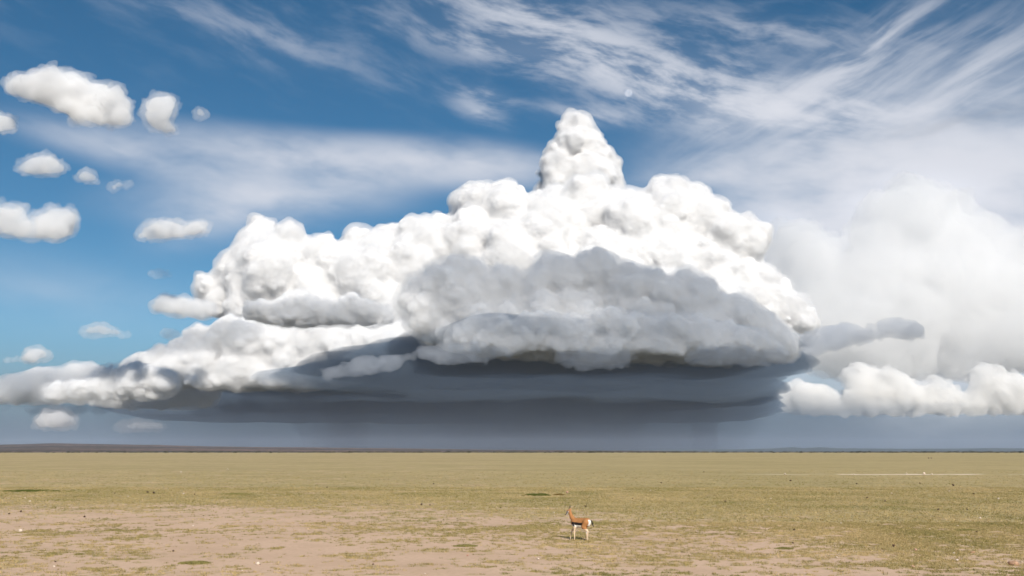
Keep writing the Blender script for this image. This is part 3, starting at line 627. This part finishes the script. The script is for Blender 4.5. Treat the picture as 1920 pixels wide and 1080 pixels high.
clumps = [(1008, 929, 62, .16, 'dark green grass clump on the plain above and left of the gazelle'), (1048, 928.5, 22, .12, 'small brownish grass clump at the right end of the dark green clump'),
          (55, 921, 110, .12, 'long dark olive strip of grass at the left edge of the plain'), (440, 927, 60, .10, 'short green strip of grass at the rim of the bare sand, left'),
          (872, 1024, 44, .07, 'bright green grass patch left of the gazelle'), (1470, 1029, 30, .07, 'bright green tuft patch right of the gazelle on bare soil'),
          (1812, 995, 44, .08, 'green grass strip on the right near the picture edge'), (365, 1056, 60, .07, 'green grass patch on bare sand left of the cream stone')]
for px, py, wpx, h, lab in clumps:
    p = on_plane(px, py, 0); W = wpx * p[1] / F; n = int((700 if h > .11 else 420) * max(W, .6)); a = rng.uniform(0, 6.28, n); r = np.sqrt(rng.random(n))
    P = np.column_stack([r * np.cos(a) * W / 2, r * np.sin(a) * W * .42, np.zeros(n)]); kp = vnoise(np.column_stack([P[:, 0] / .22, P[:, 1] / .5, np.full(n, px)])) > (-.1 + .6 * (r - .4) if h > .11 else -2); P, r = P[kp], r[kp]; hh = h * (1 - .7 * r)
    T = blades(P, 5, 1.0, .010 * p[1] / 28, .05, rng); base_ = T[:, :2].mean(1); T[:, 2] = base_ + (T[:, 2] - base_) * np.repeat(hh, 5)[:, None]
    cc = np.array((.15, .165, .045) if h > .11 else (.31, .275, .10)) * rng.uniform(.7, 1.3, (len(T), 1))
    if 'brown' in lab: cc = cc * np.array((1.6, 1.0, 1.2))
    o = grass_mesh('grass_clump', T, cc, grm); o.location = p; tag(o, lab, 'grass', 'grass clumps on the plain')

# ------------------------------------------------------------------ stones and clods
def stone_mesh(seed, kind):
    r = np.random.default_rng(seed); bm = bmesh.new(); bmesh.ops.create_icosphere(bm, subdivisions=2, radius=1)
    v = np.array([q.co[:] for q in bm.verts]); f = np.array([[q.index for q in p.verts] for p in bm.faces]); bm.free()
    cut = r.normal(size=(7, 3)); cut /= np.linalg.norm(cut, axis=1)[:, None]
    for c in cut:                                   # broken flat sides
        dd = v @ c; lim = r.uniform(.5, .8); v = v - np.clip(dd - lim, 0, None)[:, None] * c
    v *= 1 + (.14 if kind == 'stone' else .3) * vnoise(v * (1.6 if kind == 'stone' else 3.0) + seed)[:, None]
    v *= r.uniform((.85, .75, .6), (1.15, 1.1, .85)); v[:, 2] -= v[:, 2].min() + .12
    return poly_mesh(kind, v, f, False)
pale = principled('pale_stone', (.58, .47, .37), .9, .2, 3, bump=.5); tan = principled('tan_rock', (.40, .25, .16), .95, .3, 3, bump=.6); rose = principled('rose_stone', (.52, .30, .22), .9, .2, 3); clod = principled('dark_dung', (.10, .062, .042), 1, .4, 4)
meshes = {}
for nm, mt, kd in (('pale', pale, 'stone'), ('tan', tan, 'stone'), ('rose', rose, 'stone'), ('dark', clod, 'dung')):
    meshes[nm] = [stone_mesh(500 + i + 17 * len(meshes), kd) for i in range(4)]
    for m_ in meshes[nm]: m_.materials.append(mt)
def places(L):
    """for each (px, py, ...) a phrase that tells where on the plain it lies"""
    reg = [('left' if p[0] < 640 else 'middle' if p[0] < 1280 else 'right', 'far' if p[1] < 930 else 'middle' if p[1] < 990 else 'near') for p in L]
    out_ = []
    for p, g in zip(L, reg):
        same = sorted(q[0] for q, h in zip(L, reg) if h == g); k = same.index(p[0])
        out_.append('%s plain in the %s third, %s from the left there' % (g[1], g[0], ORD[k]))
    return out_
def lump(px, py, r, nm, i, label, cat, group, name):
    p = on_plane(px, py + r * .5, 0); o = obj(name, meshes[nm][i % 4]); o.location = p; k = r * p[1] / F; o.scale = (k, k, k); o.rotation_euler = (0, 0, i * 1.7); tag(o, label, cat, group)
named = [(1901, 1055, 9.5, 'tan', 'largest tan rock, near the lower right corner of the plain'), (483, 1057, 4.6, 'pale', 'cream stone on bare sand near the bottom, left of centre'), (38, 995, 4.2, 'pale', 'white stone behind a grass strip near the left edge'),
         (1795, 1051, 3.6, 'pale', 'grey white stone left of the largest tan rock'), (1824, 1035, 4.2, 'tan', 'brown stone above and left of the largest tan rock'), (1717, 1031, 3.2, 'rose', 'pinkish stone in the right foreground, left of a brown stone'),
         (1712, 1062, 3.4, 'rose', 'orange pink stone near the bottom edge on the right'), (1838, 972, 3.0, 'pale', 'white stone on green turf near the right edge'), (1009, 1048, 3.0, 'pale', 'white stone on bare soil below and left of the gazelle'),
         (1733, 888, 3.4, 'pale', 'white boulder at the left end of the pale track'), (1747, 889, 2.2, 'pale', 'small white boulder lying in the pale track beside a bigger one'), (877, 1041, 2.8, 'rose', 'pinkish stone in dry grass, bottom centre'), (1064, 923, 3.0, 'rose', 'reddish stone right of the dark green grass clump')]
for i, (px, py, r, nm, lab) in enumerate(named): lump(px, py, r, nm, i, lab, 'stone', 'stones on the plain', 'stone')
PEB = [(56, 940, 2.4), (47, 934, 1.8), (240, 931, 1.8), (344, 926, 2), (339, 998, 1.8), (362, 986, 2), (101, 1062, 2.6), (311, 1064, 1.7), (454, 1070, 2.2), (180, 1008, 1.4), (339, 885, 1.6), (427, 880, 1.8), (583, 986, 1.6), (730, 969, 1.6), (991, 996, 2), (778, 922, 1.8), (797, 1076, 2),
                                 (852, 1055, 1.5), (1039, 962, 2), (1127, 975, 2.2), (1569, 1045, 2.2), (1789, 1037, 2.2), (1796, 986, 2), (1872, 935, 2.2), (1780, 921, 1.8), (1577, 981, 1.8), (1445, 935, 1.8), (1672, 925, 1.6), (1916, 1054, 2.2), (1743, 992, 1.6), (1600, 1036, 1.5), (1700, 888, 2), (1472, 889, 2.4), (1600, 889, 1.8), (1220, 920, 1.6), (1440, 955, 1.5), (1262, 990, 1.8), (1330, 1062, 1.6)]
for i, ((px, py, r), w) in enumerate(zip(PEB, places(PEB))):
    lump(px, py, r, 'pale', i, 'tiny pale pebble on the ' + w, 'stone', 'tiny pale pebbles', 'pebble')
DUNG = [(1676, 1024, 3.4), (1487, 1018, 2.2), (1489, 993, 2.6), (1480, 994, 2), (1787, 910, 2.6), (1826, 926, 2), (1759, 955, 2.2), (1813, 955, 2), (1606, 907, 1.6), (1725, 906, 1.8), (1482, 901, 2.2), (1646, 985, 1.8), (1686, 1002, 2), (1831, 997, 2.2), (1626, 933, 2.4), (1741, 859, 1.5), (1746, 859, 1.3), (39, 959, 2.6), (17, 963, 2), (276, 923, 2.6), (288, 924, 2.4), (215, 925, 1.8),
                                 (325, 1033, 2.6), (365, 927, 1.7), (158, 969, 2.4), (790, 946, 2.6), (806, 947, 2.2), (939, 952, 1.8), (613, 914, 1.8), (813, 907, 1.6), (1098, 949, 2), (1270, 1012, 2.2), (1360, 940, 1.8), (1384, 1004, 2), (1240, 905, 1.6), (1556, 918, 1.6), (1660, 940, 1.8), (1186, 935, 1.6), (104, 1053, 2), (700, 1058, 2), (1150, 1052, 1.8), (1320, 885, 1.4)]
for i, ((px, py, r), w) in enumerate(zip(DUNG, places(DUNG))):
    lump(px, py, r, 'dark', i, 'dark dung lump on the ' + w, 'dung', 'dark lumps on the plain', 'dung')

# ------------------------------------------------------------------ the gazelle (x forward, y to its left, z up)
def cone(p, a, b, ra, rb, sq=(1, 1, 1)):
    sq = np.array(sq); q, a, b = p / sq, np.array(a) / sq, np.array(b) / sq; e = b - a; t = np.clip(((q - a) @ e) / (e @ e), 0, 1)
    return np.linalg.norm(q - a - t[:, None] * e, axis=1) - (ra + (rb - ra) * t)
def limb(*pts): return [(pts[i][:3], pts[i + 1][:3], pts[i][3], pts[i + 1][3]) for i in range(len(pts) - 1)]
TH = (1, .78, 1)
trunk = [((.19, 0, .495), (.0, 0, .50), .142, .136, TH), ((.0, 0, .50), (-.22, 0, .53), .136, .130, TH), ((.2, 0, .565), (-.2, 0, .585), .07, .07, TH), ((.27, 0, .50), (.2, 0, .47), .075, .10, TH), ((-.26, 0, .53), (-.30, 0, .555), .085, .06, TH)]
neckp = limb((.23, 0, .555, .09), (.32, 0, .66, .062), (.38, 0, .79, .045), (.40, 0, .845, .043))
headp = limb((.395, 0, .855, .050), (.445, 0, .815, .046), (.515, 0, .73, .028)) + [((.385, .03, .875), (.335, .085, .945), .016, .006), ((.385, -.03, .875), (.345, -.085, .945), .016, .006)]
fl = limb((.19, .065, .47, .062), (.165, .078, .385, .042), (.185, .072, .245, .022), (.178, .072, .07, .0135), (.195, .072, .012, .017))
fr = limb((.21, -.065, .47, .062), (.255, -.078, .385, .042), (.36, -.072, .26, .022), (.415, -.072, .07, .0135), (.435, -.072, .012, .017))
hl = limb((-.21, .06, .53, .095), (-.15, .085, .40, .066), (-.29, .078, .275, .026), (-.275, .076, .07, .0145), (-.258, .076, .012, .017))
hr = limb((-.20, -.06, .53, .095), (-.08, -.085, .40, .066), (-.17, -.078, .27, .026), (-.12, -.076, .07, .0145), (-.10, -.076, .012, .017))
vx = .008; lo = np.array((-.45, -.20, -.03)); n = np.array((138, 51, 128))
grid_p = (lo + vx * np.stack(np.meshgrid(*[np.arange(k) for k in n], indexing='ij'), -1).reshape(-1, 3))
G = np.full(len(grid_p), 1.0)
for c in trunk + neckp + headp + fl + fr + hl + hr:
    a_, b_, ra, rb = c[:4]; m_ = max(ra, rb) + .06; k = ((grid_p > np.minimum(a_, b_) - m_) & (grid_p < np.maximum(a_, b_) + m_)).all(1)
    d_ = cone(grid_p[k], *c); g = G[k]; kk = .022 if max(ra, rb) > .03 else .010; h_ = np.maximum(kk - np.abs(g - d_), 0); G[k] = np.minimum(g, d_) - h_ * h_ / (4 * kk)
me = mesh_from_field('body', np.clip(G / vx, -4, 4).reshape(n).astype(np.float32), lo, vx, 0, 0)
v = np.zeros(len(me.vertices) * 3); me.vertices.foreach_get('co', v); v = v.reshape(-1, 3); x, y, z = v.T
nr = np.zeros(len(v) * 3); me.vertices.foreach_get('normal', nr); nr = nr.reshape(-1, 3)
def near(parts): return np.min([cone(v, *c) for c in parts], axis=0)
dT, dN, dH, dF, dB = near(trunk), near(neckp), near(headp), np.minimum(near(fl), near(fr)), np.minimum(near(hl), near(hr))
TAN, WHITE, BLACK, LEG = np.array((.36, .165, .06)), np.array((.80, .76, .70)), np.array((.018, .014, .012)), np.array((.68, .52, .36))
wob = .006 * vnoise(v * 30)
c = np.tile(TAN, (len(v), 1)) * (1 + .12 * vnoise(v * 25))[:, None]
body = np.minimum(dT, dN) <= np.minimum(dF, dB) + .02
low_ = z + wob - .06 * np.clip(x, -.3, .3)
c[(body | (dF < .03)) & (low_ < .515) & (x > -.13) & (x < .26)] = BLACK
c[body & (low_ < .438) & (x > -.2) & (x < .28)] = WHITE
c[(x > .26) & (z < .55) & (dH > .05) & (np.abs(y) < .05) & (nr[:, 0] > .3)] = WHITE * .95
c[(x < -.27) & (z < .605) & (z > .40) & (nr[:, 0] < -.5) & (np.abs(y) < .065)] = WHITE
leg = (z < .40) & (dF < dT) & (dF < dB); c[leg] = LEG
leg = (z < .34) & (dB < dT); c[leg] = LEG
c[(z < .36) & (dB < dT) & (np.abs(y) < .07) & (z > .2)] = WHITE
hd = dH < dN; c[hd] = np.array((.40, .19, .08)); c[hd & (z < .835) & (nr[:, 2] < .1)] = WHITE * .9
c[hd & (np.abs(y) > .018) & (np.abs((z - .735) - (.515 - x) * .95) < .018) & (x > .42)] = BLACK
c[hd & (z < .722) & (x > .5)] = BLACK; c[hd & (z > .89) & (nr[:, 0] > 0)] = WHITE * .85
ca = me.color_attributes.new('coat', 'FLOAT_COLOR', 'POINT'); ca.data.foreach_set('color', np.column_stack([c, np.ones(len(c))]).astype(np.float32).ravel())
cm, nt, out = material('gazelle_coat'); vc = nt.nodes.new('ShaderNodeVertexColor'); vc.layer_name = 'coat'; b = nt.nodes.new('ShaderNodeBsdfPrincipled')
b.inputs['Roughness'].default_value = .75; b.inputs['Specular IOR Level'].default_value = .2; nt.links.new(vc.outputs[0], b.inputs['Base Color']); nt.links.new(b.outputs[0], out.inputs[0])
gz = bpy.data.objects.new('gazelle', None); COL.objects.link(gz)
tag(gz, 'lone tan gazelle with black flank stripe and white belly standing on the plain', 'gazelle')
obj('body', me, cm, gz)
black = principled('black_hair', (.018, .014, .012), .8, .2, 30); horn_m = principled('horn', (.05, .042, .036), .5, .3, 60); hoof_m = principled('hoof', (.04, .035, .03), .5, .2, 60)
def tube(name, pts, mat, k=8):
    P = np.array([p[:3] for p in pts], float); T = np.gradient(P, axis=0); V_, Fc = [], []
    for i, (p, t_) in enumerate(zip(P, T)):
        t_ = t_ / np.linalg.norm(t_); u = np.cross(t_, (.3, .9, .1)); u /= np.linalg.norm(u); w = np.cross(t_, u)
        for j in range(k): a = 2 * math.pi * j / k; V_.append(p + pts[i][3] * (u * math.cos(a) + w * math.sin(a)))
    for i in range(len(P) - 1): Fc += [(i * k + j, i * k + (j + 1) % k, (i + 1) * k + (j + 1) % k, (i + 1) * k + j) for j in range(k)]
    m = bpy.data.meshes.new(name); m.from_pydata([tuple(q) for q in V_], [], Fc + [tuple(range(k))[::-1], tuple(range((len(P) - 1) * k, len(P) * k))])
    for q in m.polygons: q.use_smooth = True
    return obj(name, m, mat, gz)
tube('tail', [(-.335, 0, .60, .012), (-.375, 0, .575, .016), (-.405, .005, .52, .017), (-.43, .01, .455, .015), (-.455, .015, .40, .006)], black)
for sgn in (1, -1):
    tube('horn', [(.405, .018 * sgn, .885, .009), (.40, .022 * sgn, .93, .008), (.38, .028 * sgn, .975, .006), (.375, .03 * sgn, 1.005, .002)], horn_m)
    tube('eye', [(.448, .036 * sgn, .835, .002), (.448, .042 * sgn, .835, .010), (.448, .047 * sgn, .835, .008), (.448, .049 * sgn, .835, .001)], black)
for hx, hy in ((.195, .072), (.435, -.072), (-.258, .076), (-.10, -.076)):
    tube('hoof', [(hx - .004, hy, .038, .0165), (hx + .004, hy, .02, .0195), (hx + .008, hy, -.002, .0215)], hoof_m)
ang = R(180 - 37); S_ = 1.0; foot_w = on_plane(1076.5, 1012.8, 0)
ca_, sa_ = math.cos(ang), math.sin(ang)
gz.rotation_euler = (0, 0, ang); gz.scale = (S_, S_, S_); gz.location = (foot_w[0] - S_ * (ca_ * .195 - sa_ * .072), foot_w[1] - S_ * (sa_ * .195 + ca_ * .072), 0)
print('done', time.time() - T0)
